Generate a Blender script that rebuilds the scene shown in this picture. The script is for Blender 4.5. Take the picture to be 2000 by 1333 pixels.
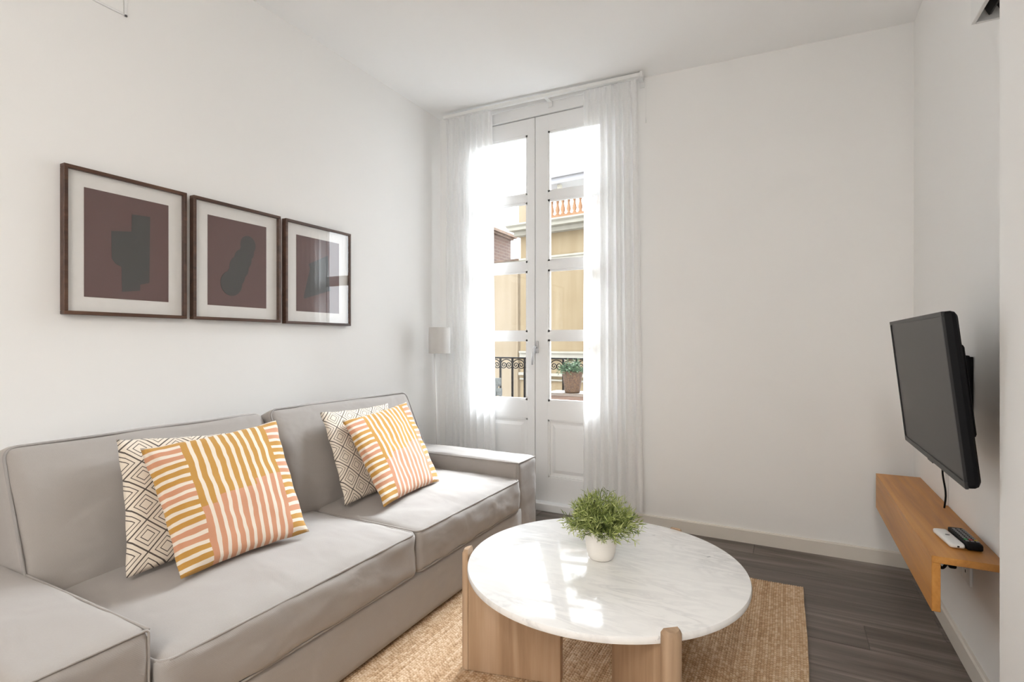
import bpy, bmesh, math, random
import numpy as np
from mathutils import Vector, Matrix, noise

for o in list(bpy.data.objects):
    bpy.data.objects.remove(o)
S = bpy.context.scene
COL = S.collection
PI = math.pi
R = math.radians

# ---------------------------------------------------------------- camera
cam = bpy.data.cameras.new('camera')
cam.sensor_width = 36.0
cam.lens = 18.564
cam.shift_y = 0.00178
cam.clip_start = 0.02
cam.clip_end = 500
co = bpy.data.objects.new('camera', cam)
co.location = (0, 0, 1.12)
co.rotation_euler = (R(90), 0, R(27.556))
COL.objects.link(co)
S.camera = co

# ---------------------------------------------------------------- sky, exposure
W = bpy.data.worlds.new('overcast_sky')
S.world = W
W.use_nodes = True
bg = W.node_tree.nodes['Background']
bg.inputs['Color'].default_value = (0.90, 0.955, 1.0, 1)
bg.inputs['Strength'].default_value = 1.5
S.view_settings.view_transform = 'Standard'
S.view_settings.look = 'None'
S.view_settings.gamma = 1
S.view_settings.use_curve_mapping = False
S.view_settings.exposure = 2.0
cy = S.cycles
cy.max_bounces = 14
cy.diffuse_bounces = 8
cy.glossy_bounces = 4
cy.transmission_bounces = 6
cy.transparent_max_bounces = 12
cy.caustics_reflective = False
cy.caustics_refractive = False
cy.sample_clamp_indirect = 8


# hazy sun behind thin cloud, on the far side of the street: a very wide, soft disc
sun = bpy.data.lights.new('hazy_sun', 'SUN')
sun.energy = 5.7
sun.angle = R(38)
sun.color = (0.88, 0.95, 1.0)
so = bpy.data.objects.new('hazy_sun', sun)
_d = Vector((-0.05, -1.0, -math.tan(R(36)) * 1.04))
so.rotation_euler = _d.to_track_quat('-Z', 'Y').to_euler()
so.location = (0, 30, 30)
COL.objects.link(so)


def portal(name, loc, rot, sx, sy):
    l = bpy.data.lights.new(name, 'AREA')
    l.shape = 'RECTANGLE'
    l.size = sx
    l.size_y = sy
    l.cycles.is_portal = True
    o = bpy.data.objects.new(name, l)
    o.location = loc
    o.rotation_euler = rot
    COL.objects.link(o)


# sampling portals in the openings: they emit nothing, they only guide sky light
portal('sky_portal', (-1.505, 3.40, 1.4), (R(-90), 0, 0), 1.32, 2.75)
portal('sky_portal', (-0.7, -2.42, 1.55), (R(90), 0, 0), 1.0, 1.2)


# ---------------------------------------------------------------- helpers
def lin(r, g, b):
    f = lambda c: (c / 255 / 12.92) if c / 255 <= 0.04045 else ((c / 255 + 0.055) / 1.055) ** 2.4
    return (f(r), f(g), f(b), 1)


class NT:
    """small wrapper to write node trees in one line each"""

    def __init__(s, name):
        s.m = bpy.data.materials.new(name)
        s.m.use_nodes = True
        s.t = s.m.node_tree
        s.b = s.t.nodes['Principled BSDF']
        s.out = s.t.nodes['Material Output']

    def n(s, kind, ins=None, **props):
        nd = s.t.nodes.new('ShaderNode' + kind)
        for k, v in props.items():
            setattr(nd, k, v)
        for k, v in (ins or {}).items():
            s.put(nd.inputs[k], v)
        return nd

    def put(s, sock, v):
        if isinstance(v, bpy.types.NodeSocket):
            s.t.links.new(v, sock)
        else:
            sock.default_value = v

    def m2(s, op, a, b=0.0, c=None):
        nd = s.n('Math', operation=op)
        s.put(nd.inputs[0], a)
        s.put(nd.inputs[1], b)
        if c is not None:
            s.put(nd.inputs[2], c)
        return nd.outputs[0]

    def mix(s, f, a, b):
        nd = s.n('Mix', data_type='RGBA')
        s.put(nd.inputs[0], f)
        s.put(nd.inputs[6], a)
        s.put(nd.inputs[7], b)
        return nd.outputs[2]

    def coord(s, which='Object', scale=(1, 1, 1), rot=(0, 0, 0), loc=(0, 0, 0)):
        tc = s.n('TexCoord')
        mp = s.n('Mapping', {'Vector': tc.outputs[which], 'Scale': scale, 'Rotation': rot, 'Location': loc})
        return mp.outputs[0]

    def noise(s, vec, scale, detail=3, rough=0.5, dist=0.0):
        nd = s.n('TexNoise', {'Vector': vec, 'Scale': scale, 'Detail': detail, 'Roughness': rough, 'Distortion': dist})
        return nd.outputs['Fac']

    def ramp(s, f, stops):
        nd = s.n('ValToRGB', {'Fac': f})
        e = nd.color_ramp.elements
        while len(e) < len(stops):
            e.new(0.5)
        for el, (p, c) in zip(e, stops):
            el.position = p
            el.color = c if len(c) == 4 else (*c, 1)
        return nd.outputs['Color']

    def bump(s, h, strength, dist=0.002):
        nd = s.n('Bump', {'Height': h, 'Strength': strength, 'Distance': dist})
        s.put(s.b.inputs['Normal'], nd.outputs[0])

    def set(s, **k):
        for a, v in k.items():
            s.put(s.b.inputs[{'color': 'Base Color', 'rough': 'Roughness', 'metal': 'Metallic', 'spec': 'Specular IOR Level',
                              'sheen': 'Sheen Weight', 'coat': 'Coat Weight'}[a]], v)
        return s


def plain(name, col, rough=0.5, metal=0.0, spec=0.5, var=0.06, scale=30):
    t = NT(name)
    f = t.noise(t.coord(), scale, 3)
    d = tuple(c * (1 - var) for c in col[:3]) + (1,)
    t.set(color=t.mix(f, d, col), rough=rough, metal=metal, spec=spec)
    return t.m


def paint(name, col, rough=0.85, bump=0.08):
    t = NT(name)
    v = t.coord()
    f = t.noise(v, 1.3, 2)
    d = tuple(c * 0.97 for c in col[:3]) + (1,)
    t.set(color=t.mix(f, d, col), rough=rough, spec=0.3)
    t.bump(t.noise(v, 160, 3), bump, 0.001)
    return t.m


def wood(name, c0, c1, c2, axis=0, rough=0.5, fine=1.0, coat=0.0, rnd=True, bump=0.12):
    """straight-grained timber, grain along the given object axis"""
    t = NT(name)
    tc = t.n('TexCoord')
    oi = t.n('ObjectInfo')
    off = t.m2('MULTIPLY', oi.outputs['Random'], 37.0 if rnd else 0.0)
    cmb = t.n('CombineXYZ', {'X': off, 'Y': off, 'Z': off})
    add = t.n('VectorMath', {0: tc.outputs['Object'], 1: cmb.outputs[0]}, operation='ADD')
    sc = [14 * fine] * 3
    sc[axis] = 0.9 * fine
    mp = t.n('Mapping', {'Vector': add.outputs[0], 'Scale': tuple(sc)})
    sc2 = [90 * fine] * 3
    sc2[axis] = 3 * fine
    mp2 = t.n('Mapping', {'Vector': add.outputs[0], 'Scale': tuple(sc2)})
    a = t.noise(mp.outputs[0], 1.0, 5, 0.6, 1.2)
    b = t.noise(mp2.outputs[0], 1.0, 4, 0.6, 0.3)
    f = t.m2('ADD', t.m2('MULTIPLY', a, 0.72), t.m2('MULTIPLY', b, 0.28))
    col = t.ramp(f, [(0.32, c0), (0.5, c1), (0.68, c2)])
    if rnd:
        hs = t.n('HueSaturation', {'Color': col, 'Value': t.m2('ADD', 0.9, t.m2('MULTIPLY', oi.outputs['Random'], 0.2))})
        col = hs.outputs[0]
    t.set(color=col, rough=t.m2('ADD', rough - 0.08, t.m2('MULTIPLY', b, 0.16)), coat=coat)
    t.bump(b, bump, 0.001)
    return t.m


def fabric(name, c0, c1, weave=900, rough=0.95, bump=0.25, sheen=0.2, wrinkle=False):
    t = NT(name)
    v = t.coord()
    big = t.noise(v, 6, 4)
    sm = t.noise(v, 260, 2)
    f = t.m2('ADD', t.m2('MULTIPLY', big, 0.6), t.m2('MULTIPLY', sm, 0.4))
    t.set(color=t.mix(f, c0, c1), rough=rough, spec=0.2, sheen=sheen)
    w = t.n('TexWave', {'Vector': v, 'Scale': weave / 6.28, 'Distortion': 1.0}, wave_type='BANDS', bands_direction='DIAGONAL').outputs['Fac']
    t.bump(t.m2('ADD', t.m2('MULTIPLY', w, 0.5), sm), bump, 0.0008)
    if wrinkle:
        cr = t.noise(t.coord(scale=(4, 6, 9), rot=(R(20), R(35), R(15))), 1.0, 2, 0.45, 0.5)
        b2 = t.n('Bump', {'Height': cr, 'Strength': 0.55, 'Distance': 0.02, 'Normal': t.b.inputs['Normal'].links[0].from_socket})
        t.put(t.b.inputs['Normal'], b2.outputs[0])
    return t.m


def link(o, parent=None):
    COL.objects.link(o)
    if parent:
        o.parent = parent
    return o


def obj(name, bm, mat, parent=None, smooth=False, loc=None, rot=None):
    me = bpy.data.meshes.new(name)
    bm.normal_update()
    bm.to_mesh(me)
    bm.free()
    if smooth:
        me.shade_smooth()
    for m in (mat if isinstance(mat, (list, tuple)) else [mat]):
        me.materials.append(m)
    o = bpy.data.objects.new(name, me)
    link(o, parent)
    if loc:
        o.location = loc
    if rot:
        o.rotation_euler = rot
    return o


def empty(name, loc=(0, 0, 0), rot=(0, 0, 0)):
    o = bpy.data.objects.new(name, None)
    o.empty_display_size = 0.1
    o.location = loc
    o.rotation_euler = rot
    return link(o)


def tag(o, label, cat, group=None, kind=None):
    o['label'] = label
    o['category'] = cat
    if group:
        o['group'] = group
    if kind:
        o['kind'] = kind
    return o


def struct(o, label=None):
    o['kind'] = 'structure'
    if label:
        o['label'] = label
    return o


def box(bm, x0, x1, y0, y1, z0, z1, bev=0.0, seg=2):
    r = bmesh.ops.create_cube(bm, size=1.0)
    vs = r['verts']
    for v in vs:
        v.co = Vector((x0 + (v.co.x + .5) * (x1 - x0), y0 + (v.co.y + .5) * (y1 - y0), z0 + (v.co.z + .5) * (z1 - z0)))
    if bev > 0:
        es = list({e for v in vs for e in v.link_edges})
        bmesh.ops.bevel(bm, geom=es, offset=bev, segments=seg, affect='EDGES', profile=0.5)
    return vs


def NB():
    return bmesh.new()


def bx(name, mat, x0, x1, y0, y1, z0, z1, parent=None, bev=0.0, seg=2, smooth=False):
    bm = NB()
    box(bm, x0, x1, y0, y1, z0, z1, bev, seg)
    return obj(name, bm, mat, parent, smooth)


def tube(bm, pts, rad, seg=8, closed=False, caps=True):
    pts = [Vector(p) for p in pts]
    n = len(pts)
    rings = []
    prev = None
    for i, p in enumerate(pts):
        if closed:
            t = pts[(i + 1) % n] - pts[i - 1]
        else:
            t = pts[min(i + 1, n - 1)] - pts[max(i - 1, 0)]
        if t.length < 1e-9:
            t = Vector((0, 0, 1))
        t.normalize()
        if prev is None:
            a = Vector((0, 0, 1)) if abs(t.z) < 0.9 else Vector((1, 0, 0))
            u = t.cross(a).normalized()
        else:
            u = prev - t * prev.dot(t)
            u.normalize()
        prev = u
        w = t.cross(u)
        rr = rad[i] if isinstance(rad, (list, tuple)) else rad
        rings.append([bm.verts.new(p + (u * math.cos(2 * PI * k / seg) + w * math.sin(2 * PI * k / seg)) * rr) for k in range(seg)])
    m = n if closed else n - 1
    for i in range(m):
        A, B = rings[i], rings[(i + 1) % n]
        for k in range(seg):
            bm.faces.new((A[k], A[(k + 1) % seg], B[(k + 1) % seg], B[k]))
    if caps and not closed:
        bm.faces.new(list(reversed(rings[0])))
        bm.faces.new(rings[-1])
    return rings


def lathe(bm, prof, seg=32, c=(0, 0, 0)):
    rings = []
    for r, z in prof:
        if r < 1e-6:
            rings.append([bm.verts.new((c[0], c[1], c[2] + z))])
        else:
            rings.append([bm.verts.new((c[0] + r * math.cos(2 * PI * k / seg), c[1] + r * math.sin(2 * PI * k / seg), c[2] + z)) for k in range(seg)])
    for A, B in zip(rings, rings[1:]):
        for k in range(seg):
            k2 = (k + 1) % seg
            if len(A) == 1 and len(B) == 1:
                continue
            if len(A) == 1:
                bm.faces.new((A[0], B[k2], B[k]))
            elif len(B) == 1:
                bm.faces.new((A[k], A[k2], B[0]))
            else:
                bm.faces.new((A[k], A[k2], B[k2], B[k]))


def prism(bm, pts, a, b, axis):
    """extrude a 2-D outline between a and b along an axis (0 x, 1 y, 2 z)"""
    def mk(p, h):
        q = [p[0], p[1]]
        q.insert(axis, h)
        return bm.verts.new(q)
    A = [mk(p, a) for p in pts]
    B = [mk(p, b) for p in pts]
    n = len(pts)
    for i in range(n):
        bm.faces.new((A[i], A[(i + 1) % n], B[(i + 1) % n], B[i]))
    bm.faces.new(list(reversed(A)))
    bm.faces.new(B)
    bmesh.ops.recalc_face_normals(bm, faces=bm.faces[:])


def soft_box(size, r, bulge=(0, 0, 0), n=(20, 20, 10), wob=0.0, wscale=4.0, seed=0.0, stretch=(1, 1, 1), sag=None):
    """upholstered block: rounded edges, crowned faces, cloth wrinkles; centred on the origin"""
    bm = NB()
    half = Vector(size) * 0.5
    inner = Vector([max(h - r, 0) for h in half])
    cache = {}

    def steps(k, h):
        k = n[k]
        return [-1 + 2 * i / k for i in range(k + 1)]

    def vert(a):
        key = tuple(round(x, 5) for x in a)
        if key in cache:
            return cache[key]
        p = Vector([a[i] * half[i] for i in range(3)])
        q = Vector([max(-inner[i], min(inner[i], p[i])) for i in range(3)])
        d = p - q
        nn = d.normalized() if d.length > 1e-9 else Vector((0, 0, 1))
        p = q + nn * r
        for i in range(3):
            j, k = (i + 1) % 3, (i + 2) % 3
            if bulge[i]:
                p[i] += bulge[i] * nn[i] * (1 - a[j] ** 2) ** 0.8 * (1 - a[k] ** 2) ** 0.8
        if wob:
            s = Vector([p[i] * wscale * stretch[i] for i in range(3)]) + Vector((seed, seed * 1.7, seed * .3))
            p += nn * wob * (noise.noise(s) + 0.5 * noise.noise(s * 2.3))
        if sag:
            p = sag(p, a)
        cache[key] = bm.verts.new(p)
        return cache[key]

    for i in range(3):
        j, k = (i + 1) % 3, (i + 2) % 3
        for sgn in (-1, 1):
            sj, sk = steps(j, 0), steps(k, 0)
            for b0, b1 in zip(sj, sj[1:]):
                for c0, c1 in zip(sk, sk[1:]):
                    q = []
                    for b, c in ((b0, c0), (b1, c0), (b1, c1), (b0, c1)):
                        a = [0, 0, 0]
                        a[i], a[j], a[k] = sgn, b, c
                        q.append(vert(a))
                    if sgn < 0:
                        q.reverse()
                    bm.faces.new(q)
    return bm


def rrect(hx, hy, r, n=5):
    pts = []
    for cx, cy_, a0 in ((hx - r, hy - r, 0), (-hx + r, hy - r, 90), (-hx + r, -hy + r, 180), (hx - r, -hy + r, 270)):
        for i in range(n + 1):
            a = R(a0 + 90 * i / n)
            pts.append((cx + r * math.cos(a), cy_ + r * math.sin(a)))
    return pts


def densify(pts, step):
    out = []
    n = len(pts)
    for i in range(n):
        a, b = Vector(pts[i]), Vector(pts[(i + 1) % n])
        k = max(1, int((b - a).length / step))
        for q in range(k):
            out.append(a.lerp(b, q / k))
    return out


# ---------------------------------------------------------------- materials
M_wall = paint('white_wall_paint', (0.865, 0.86, 0.85, 1))
M_ceil = paint('ceiling_paint', (0.935, 0.937, 0.935, 1))
M_joinery = paint('white_joinery_paint', (0.82, 0.82, 0.82, 1), rough=0.38, bump=0.02)
M_base = paint('baseboard_paint', (0.74, 0.70, 0.64, 1), rough=0.45, bump=0.02)
M_plank = wood('grey_brown_laminate', (0.068, 0.053, 0.044), (0.150, 0.123, 0.107), (0.265, 0.230, 0.207), axis=0, rough=0.46, fine=1.0)
M_gap = plain('plank_joint', (0.04, 0.034, 0.03, 1), 0.8)
M_sofa = fabric('greige_slipcover', (0.325, 0.297, 0.277, 1), (0.375, 0.347, 0.327, 1), wrinkle=True)
M_pipe = fabric('slipcover_piping', (0.28, 0.262, 0.25, 1), (0.33, 0.31, 0.30, 1))
M_oakleg = wood('pale_mango_wood', (0.30, 0.19, 0.115), (0.42, 0.285, 0.18), (0.52, 0.375, 0.26), axis=2, rough=0.55, fine=0.7)
M_shelf = wood('oak_shelf', (0.36, 0.15, 0.03), (0.55, 0.25, 0.058), (0.66, 0.34, 0.095), axis=1, rough=0.42, fine=0.6, rnd=False)
M_walnut = wood('walnut_frame', (0.035, 0.016, 0.009), (0.075, 0.034, 0.02), (0.13, 0.065, 0.038), axis=1, rough=0.45, fine=1.4)
M_mat = plain('mount_board', (0.82, 0.80, 0.775, 1), 0.9)
M_print = plain('burgundy_print', lin(98, 70, 67), 0.85, var=0.04)
M_motif = plain('charcoal_print', lin(62, 61, 60), 0.85, var=0.03)
M_black = plain('black_plastic', (0.006, 0.006, 0.007, 1), 0.5, spec=0.12)
M_bezel = plain('dark_grey_bezel', (0.022, 0.022, 0.023, 1), 0.4, spec=0.25)
M_screen = plain('matte_screen', (0.016, 0.0125, 0.0115, 1), 0.36, spec=0.28)
M_white_pl = plain('white_plastic', (0.78, 0.78, 0.77, 1), 0.35, var=0.03)
M_grey_pl = plain('grey_keys', (0.22, 0.22, 0.23, 1), 0.5)
M_metal = plain('brushed_steel', (0.62, 0.62, 0.62, 1), 0.35, metal=1.0)
M_white_metal = plain('white_metal', (0.78, 0.78, 0.77, 1), 0.4, var=0.03)
M_handle = plain('satin_nickel', (0.55, 0.55, 0.56, 1), 0.3, metal=0.6)
M_shade = plain('lampshade_fabric', (0.60, 0.585, 0.565, 1), 0.9)
M_pot = plain('white_ceramic', (0.80, 0.765, 0.72, 1), 0.42, var=0.03)
M_soil = plain('dark_soil', (0.03, 0.022, 0.016, 1), 0.95, var=0.5, scale=120)
M_iron = plain('wrought_iron', (0.008, 0.006, 0.005, 1), 0.7, spec=0.15)
M_facade = None


def glass_mat(name, ior=1.45, tint=(1, 1, 1, 1)):
    t = NT(name)
    t.t.nodes.remove(t.b)
    tr = t.n('BsdfTransparent', {'Color': tint})
    gl = t.n('BsdfGlossy', {'Color': (1, 1, 1, 1), 'Roughness': 0.01})
    fr = t.n('Fresnel', {'IOR': ior})
    front = t.m2('SUBTRACT', 1.0, t.n('NewGeometry').outputs['Backfacing'])
    mx = t.n('MixShader', {0: t.m2('MULTIPLY', fr.outputs[0], front), 1: tr.outputs[0], 2: gl.outputs[0]})
    t.put(t.out.inputs['Surface'], mx.outputs[0])
    return t.m


M_glass = glass_mat('window_glass', 1.4)
M_pglass = glass_mat('picture_glass', 1.75)


def sheer_mat():
    t = NT('sheer_linen')
    t.t.nodes.remove(t.b)
    v = t.coord()
    wv = t.noise(t.coord(scale=(900, 900, 60)), 1.0, 2)
    wh = t.noise(t.coord(scale=(60, 60, 900)), 1.0, 2)
    th = t.m2('MULTIPLY', t.m2('ADD', wv, wh), 0.14)
    df = t.n('BsdfDiffuse', {'Color': (0.93, 0.93, 0.925, 1)})
    tl = t.n('BsdfTranslucent', {'Color': (0.92, 0.92, 0.92, 1)})
    tr = t.n('BsdfTransparent', {'Color': (1, 1, 1, 1)})
    a = t.n('MixShader', {0: 0.5, 1: df.outputs[0], 2: tl.outputs[0]})
    b = t.n('MixShader', {0: th, 1: a.outputs[0], 2: tr.outputs[0]})
    t.put(t.out.inputs['Surface'], b.outputs[0])
    return t.m


M_sheer = sheer_mat()


def marble_mat():
    t = NT('white_marble')
    v = t.coord(scale=(1, 1, 1), rot=(0, 0, R(28)))
    st = t.coord(scale=(3.2, 13, 4), rot=(0, 0, R(28)))
    a = t.noise(st, 1.5, 8, 0.62, 0.9)
    cl = t.noise(v, 3.0, 5, 0.6, 0.4)
    vein = t.ramp(a, [(0.40, (0, 0, 0, 1)), (0.485, (1, 1, 1, 1)), (0.56, (0, 0, 0, 1))])
    mask = t.ramp(cl, [(0.36, (0.05, 0.05, 0.05, 1)), (0.68, (1, 1, 1, 1))])
    f = t.m2('MULTIPLY', t.m2('MULTIPLY', vein, mask), 0.38)
    base = t.mix(cl, (0.93, 0.93, 0.92, 1), (0.865, 0.865, 0.865, 1))
    c = t.mix(f, base, (0.36, 0.37, 0.40, 1))
    sp = t.noise(v, 26, 4, 0.6)
    sm = t.m2('MULTIPLY', t.ramp(sp, [(0.66, (0, 0, 0, 1)), (0.76, (1, 1, 1, 1))]), t.ramp(t.noise(v, 4.2, 2), [(0.52, (0, 0, 0, 1)), (0.62, (1, 1, 1, 1))]))
    c = t.mix(t.m2('MULTIPLY', sm, 0.75), c, (0.20, 0.21, 0.24, 1))
    # one bruise-coloured patch near the right rim
    d = t.n('VectorMath', {0: t.coord(), 1: (0.36, 0.10, 0.0)}, operation='DISTANCE').outputs['Value']
    pm = t.m2('MULTIPLY', t.m2('SUBTRACT', 1.0, t.m2('MINIMUM', t.m2('DIVIDE', d, 0.09), 1.0)), t.ramp(t.noise(v, 30, 4, 0.6, 0.5), [(0.45, (0, 0, 0, 1)), (0.62, (1, 1, 1, 1))]))
    c = t.mix(pm, c, (0.26, 0.27, 0.34, 1))
    t.set(color=c, rough=0.07, spec=0.6)
    return t.m


M_marble = marble_mat()


def stripe_mat():
    """hand-printed linen: ochre and pink ground, white bars along both sides, white bands down the middle"""
    t = NT('striped_linen_print')
    uv = t.n('TexCoord').outputs['UV']
    wobble = t.noise(uv, 5, 2)
    sx = t.n('SeparateXYZ', {0: uv})
    u0, v0 = sx.outputs[0], sx.outputs[1]
    wv = t.m2('MULTIPLY', t.m2('SUBTRACT', wobble, 0.5), 0.035)
    u = t.m2('ADD', u0, wv)
    v = t.m2('ADD', v0, wv)
    # middle bands
    pu = t.m2('FRACT', t.m2('MULTIPLY', t.m2('SUBTRACT', u, 0.225), 9 / 0.60))
    band = t.m2('MULTIPLY', t.m2('GREATER_THAN', pu, 0.38), t.m2('LESS_THAN', pu, 0.78))
    mid = t.m2('MULTIPLY', t.m2('GREATER_THAN', u, 0.235), t.m2('LESS_THAN', u, 0.825))
    # side bars
    pv = t.m2('FRACT', t.m2('MULTIPLY', v, 15.5))
    bar = t.m2('MULTIPLY', t.m2('GREATER_THAN', pv, 0.30), t.m2('LESS_THAN', pv, 0.70))
    side = t.m2('MAXIMUM', t.m2('LESS_THAN', u, 0.205), t.m2('GREATER_THAN', u, 0.855))
    white = t.m2('MAXIMUM', t.m2('MULTIPLY', band, mid), t.m2('MULTIPLY', bar, side))
    # pink or ochre
    diag = t.m2('ADD', v, t.m2('MULTIPLY', t.m2('FLOOR', t.m2('MULTIPLY', u, 3.2)), -0.05))
    pink_mid = t.m2('LESS_THAN', diag, 0.40)
    grp = t.m2('GREATER_THAN', t.m2('FRACT', t.m2('ADD', t.m2('MULTIPLY', v, 3.1), 0.05)), 0.52)
    onside = t.m2('MAXIMUM', t.m2('LESS_THAN', u, 0.205), t.m2('GREATER_THAN', u, 0.855))
    pink = t.m2('ADD', t.m2('MULTIPLY', onside, grp), t.m2('MULTIPLY', t.m2('SUBTRACT', 1.0, onside), pink_mid))
    ground = t.mix(pink, (0.44, 0.215, 0.024, 1), (0.52, 0.23, 0.13, 1))
    fib = t.noise(t.coord('UV', (260, 260, 1)), 1, 2)
    c = t.mix(white, ground, (0.70, 0.62, 0.53, 1))
    c = t.mix(t.m2('MULTIPLY', fib, 0.22), c, (0.62, 0.50, 0.36, 1))
    t.set(color=c, rough=0.95, spec=0.15, sheen=0.15)
    t.bump(fib, 0.3, 0.0008)
    return t.m


def diamond_mat():
    t = NT('diamond_line_print')
    uv = t.n('TexCoord').outputs['UV']
    sx = t.n('SeparateXYZ', {0: uv})
    u = t.m2('MULTIPLY', sx.outputs[0], 4.6)
    v = t.m2('MULTIPLY', sx.outputs[1], 4.4)
    a = t.m2('ABSOLUTE', t.m2('SUBTRACT', t.m2('FRACT', t.m2('ADD', u, v)), 0.5))
    b = t.m2('ABSOLUTE', t.m2('SUBTRACT', t.m2('FRACT', t.m2('SUBTRACT', u, v)), 0.5))
    m = t.m2('MAXIMUM', a, b)
    line = None
    for r in (0.488, 0.325, 0.18):
        l = t.m2('LESS_THAN', t.m2('ABSOLUTE', t.m2('SUBTRACT', m, r)), 0.017)
        line = l if line is None else t.m2('MAXIMUM', line, l)
    fib = t.noise(t.coord('UV', (240, 240, 1)), 1, 2)
    c = t.mix(fib, (0.66, 0.57, 0.47, 1), (0.76, 0.68, 0.58, 1))
    c = t.mix(t.m2('MULTIPLY', line, 0.92), c, (0.045, 0.032, 0.028, 1))
    t.set(color=c, rough=0.95, spec=0.15, sheen=0.15)
    t.bump(fib, 0.3, 0.0008)
    return t.m


M_stripe = stripe_mat()
M_diamond = diamond_mat()


def leaf_mat(name, c0, c1, c2):
    t = NT(name)
    at = t.n('Attribute', attribute_name='tone')
    c = t.ramp(at.outputs['Fac'], [(0.0, c0), (0.5, c1), (1.0, c2)])
    t.set(color=c, rough=0.5, spec=0.35)
    t.b.inputs['Subsurface Weight'].default_value = 0.0
    return t.m


M_herb = leaf_mat('herb_needles', (0.08, 0.12, 0.04), (0.27, 0.33, 0.085), (0.60, 0.64, 0.28))
M_herb2 = leaf_mat('lavender_needles', (0.015, 0.035, 0.015), (0.045, 0.085, 0.04), (0.12, 0.18, 0.10))


def jute_mat():
    t = NT('jute_yarn')
    at = t.n('Attribute', attribute_name='tone')
    f = t.noise(t.coord(), 320, 2)
    c = t.ramp(at.outputs['Fac'], [(0.0, (0.22, 0.12, 0.055)), (0.5, (0.54, 0.365, 0.215)), (1.0, (0.80, 0.65, 0.48))])
    c = t.mix(t.m2('MULTIPLY', f, 0.3), c, (0.30, 0.18, 0.09, 1))
    t.set(color=c, rough=0.85, spec=0.3)
    return t.m


M_jute = jute_mat()


def facade_mat(name, c0, c1):
    t = NT(name)
    streak = t.noise(t.coord(scale=(3.5, 3.5, 0.25)), 1.0, 4)
    sp = t.noise(t.coord(), 0.6, 3)
    f = t.m2('ADD', t.m2('MULTIPLY', streak, 0.6), t.m2('MULTIPLY', sp, 0.4))
    t.set(color=t.ramp(f, [(0.3, c0), (0.7, c1)]), rough=0.9, spec=0.2)
    return t.m


M_facade = facade_mat('ochre_render', (0.265, 0.198, 0.117, 1), (0.345, 0.276, 0.18, 1))
M_facade2 = facade_mat('pale_render', (0.305, 0.243, 0.168, 1), (0.35, 0.285, 0.203, 1))
M_stone = facade_mat('pale_stone', (0.36, 0.34, 0.29, 1), (0.44, 0.42, 0.36, 1))
M_terra = facade_mat('terracotta', (0.29, 0.15, 0.08, 1), (0.38, 0.23, 0.14, 1))
M_coping = facade_mat('brown_coping', (0.10, 0.075, 0.06, 1), (0.2, 0.13, 0.09, 1))
M_owndark = facade_mat('dark_stone', (0.10, 0.09, 0.08, 1), (0.15, 0.135, 0.12, 1))
M_asphalt = plain('asphalt', (0.16, 0.155, 0.15, 1), 0.9)
M_slate = plain('grey_zinc', (0.30, 0.30, 0.32, 1), 0.6)
M_terrace = plain('terrace_tile', (0.66, 0.62, 0.56, 1), 0.8)
M_gwood = wood('weathered_grey_wood', (0.035, 0.037, 0.034), (0.058, 0.06, 0.056), (0.085, 0.085, 0.08), axis=0, rough=0.8)
M_dwood = wood('dark_teak', (0.05, 0.025, 0.015), (0.10, 0.055, 0.035), (0.2, 0.12, 0.08), axis=0, rough=0.6)
M_twood = wood('weathered_teak', (0.07, 0.05, 0.038), (0.11, 0.085, 0.068), (0.16, 0.125, 0.105), axis=0, rough=0.7)


def brick_mat():
    t = NT('old_brickwork')
    sx = t.n('SeparateXYZ', {0: t.coord()})
    b = t.n('TexBrick', {'Vector': t.n('CombineXYZ', {'X': sx.outputs[1], 'Y': sx.outputs[2]}).outputs[0], 'Color1': (0.10, 0.046, 0.026, 1), 'Color2': (0.06, 0.027, 0.018, 1),
                         'Mortar': (0.12, 0.09, 0.068, 1), 'Scale': 1.0, 'Mortar Size': 0.02, 'Brick Width': 0.5, 'Row Height': 0.16})
    n = t.noise(t.coord(), 1.6, 4)
    t.set(color=t.mix(t.m2('MULTIPLY', n, 0.6), b.outputs['Color'], (0.09, 0.052, 0.037, 1)), rough=0.95)
    return t.m


def wicker_mat():
    t = NT('wicker')
    tc = t.n('TexCoord')
    n = t.noise(t.coord(), 90, 2)
    t.set(color=t.ramp(n, [(0.3, (0.03, 0.013, 0.005)), (0.7, (0.095, 0.047, 0.02))]), rough=0.75)
    return t.m


M_brick = brick_mat()
M_wicker = wicker_mat()

# ---------------------------------------------------------------- the room shell
XL, XR, YB = -2.2924, 0.5542, 3.2362
XP, YP = 0.4325, 1.60           # the wall steps forward here, right beside the camera
YR = -2.3                     # rear wall, behind the camera
HL, HR = 2.779, 2.709         # the ceiling runs down a little to the right


def ceil_z(x):
    return HL + (HR - HL) * (x - XL) / (XR - XL)


fl = struct(bx('floor', M_gap, XL - .1, XR + .1, YR - .1, YB + .15, -0.12, -0.004))
random.seed(4)
pw, pl = 0.192, 1.285
y = YR
row = 0
plank_meshes = {}
while y < YB:
    y1 = min(y + pw, YB)
    x = XL - random.choice((0.0, 0.32, 0.64, 0.96)) - random.random() * 0.12
    while x < XR:
        xa, xb = max(x, XL), min(x + pl, XR)
        if xb - xa > 0.02:
            bm = NB()
            box(bm, -(xb - xa) / 2 + .0006, (xb - xa) / 2 - .0006, -(y1 - y) / 2 + .0006, (y1 - y) / 2 - .0006, -0.012, 0.0, 0.0012, 1)
            p = obj('plank', bm, M_plank, fl)
            p.location = ((xa + xb) / 2, (y + y1) / 2, 0)
        x += pl
    y += pw
    row += 1

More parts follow.
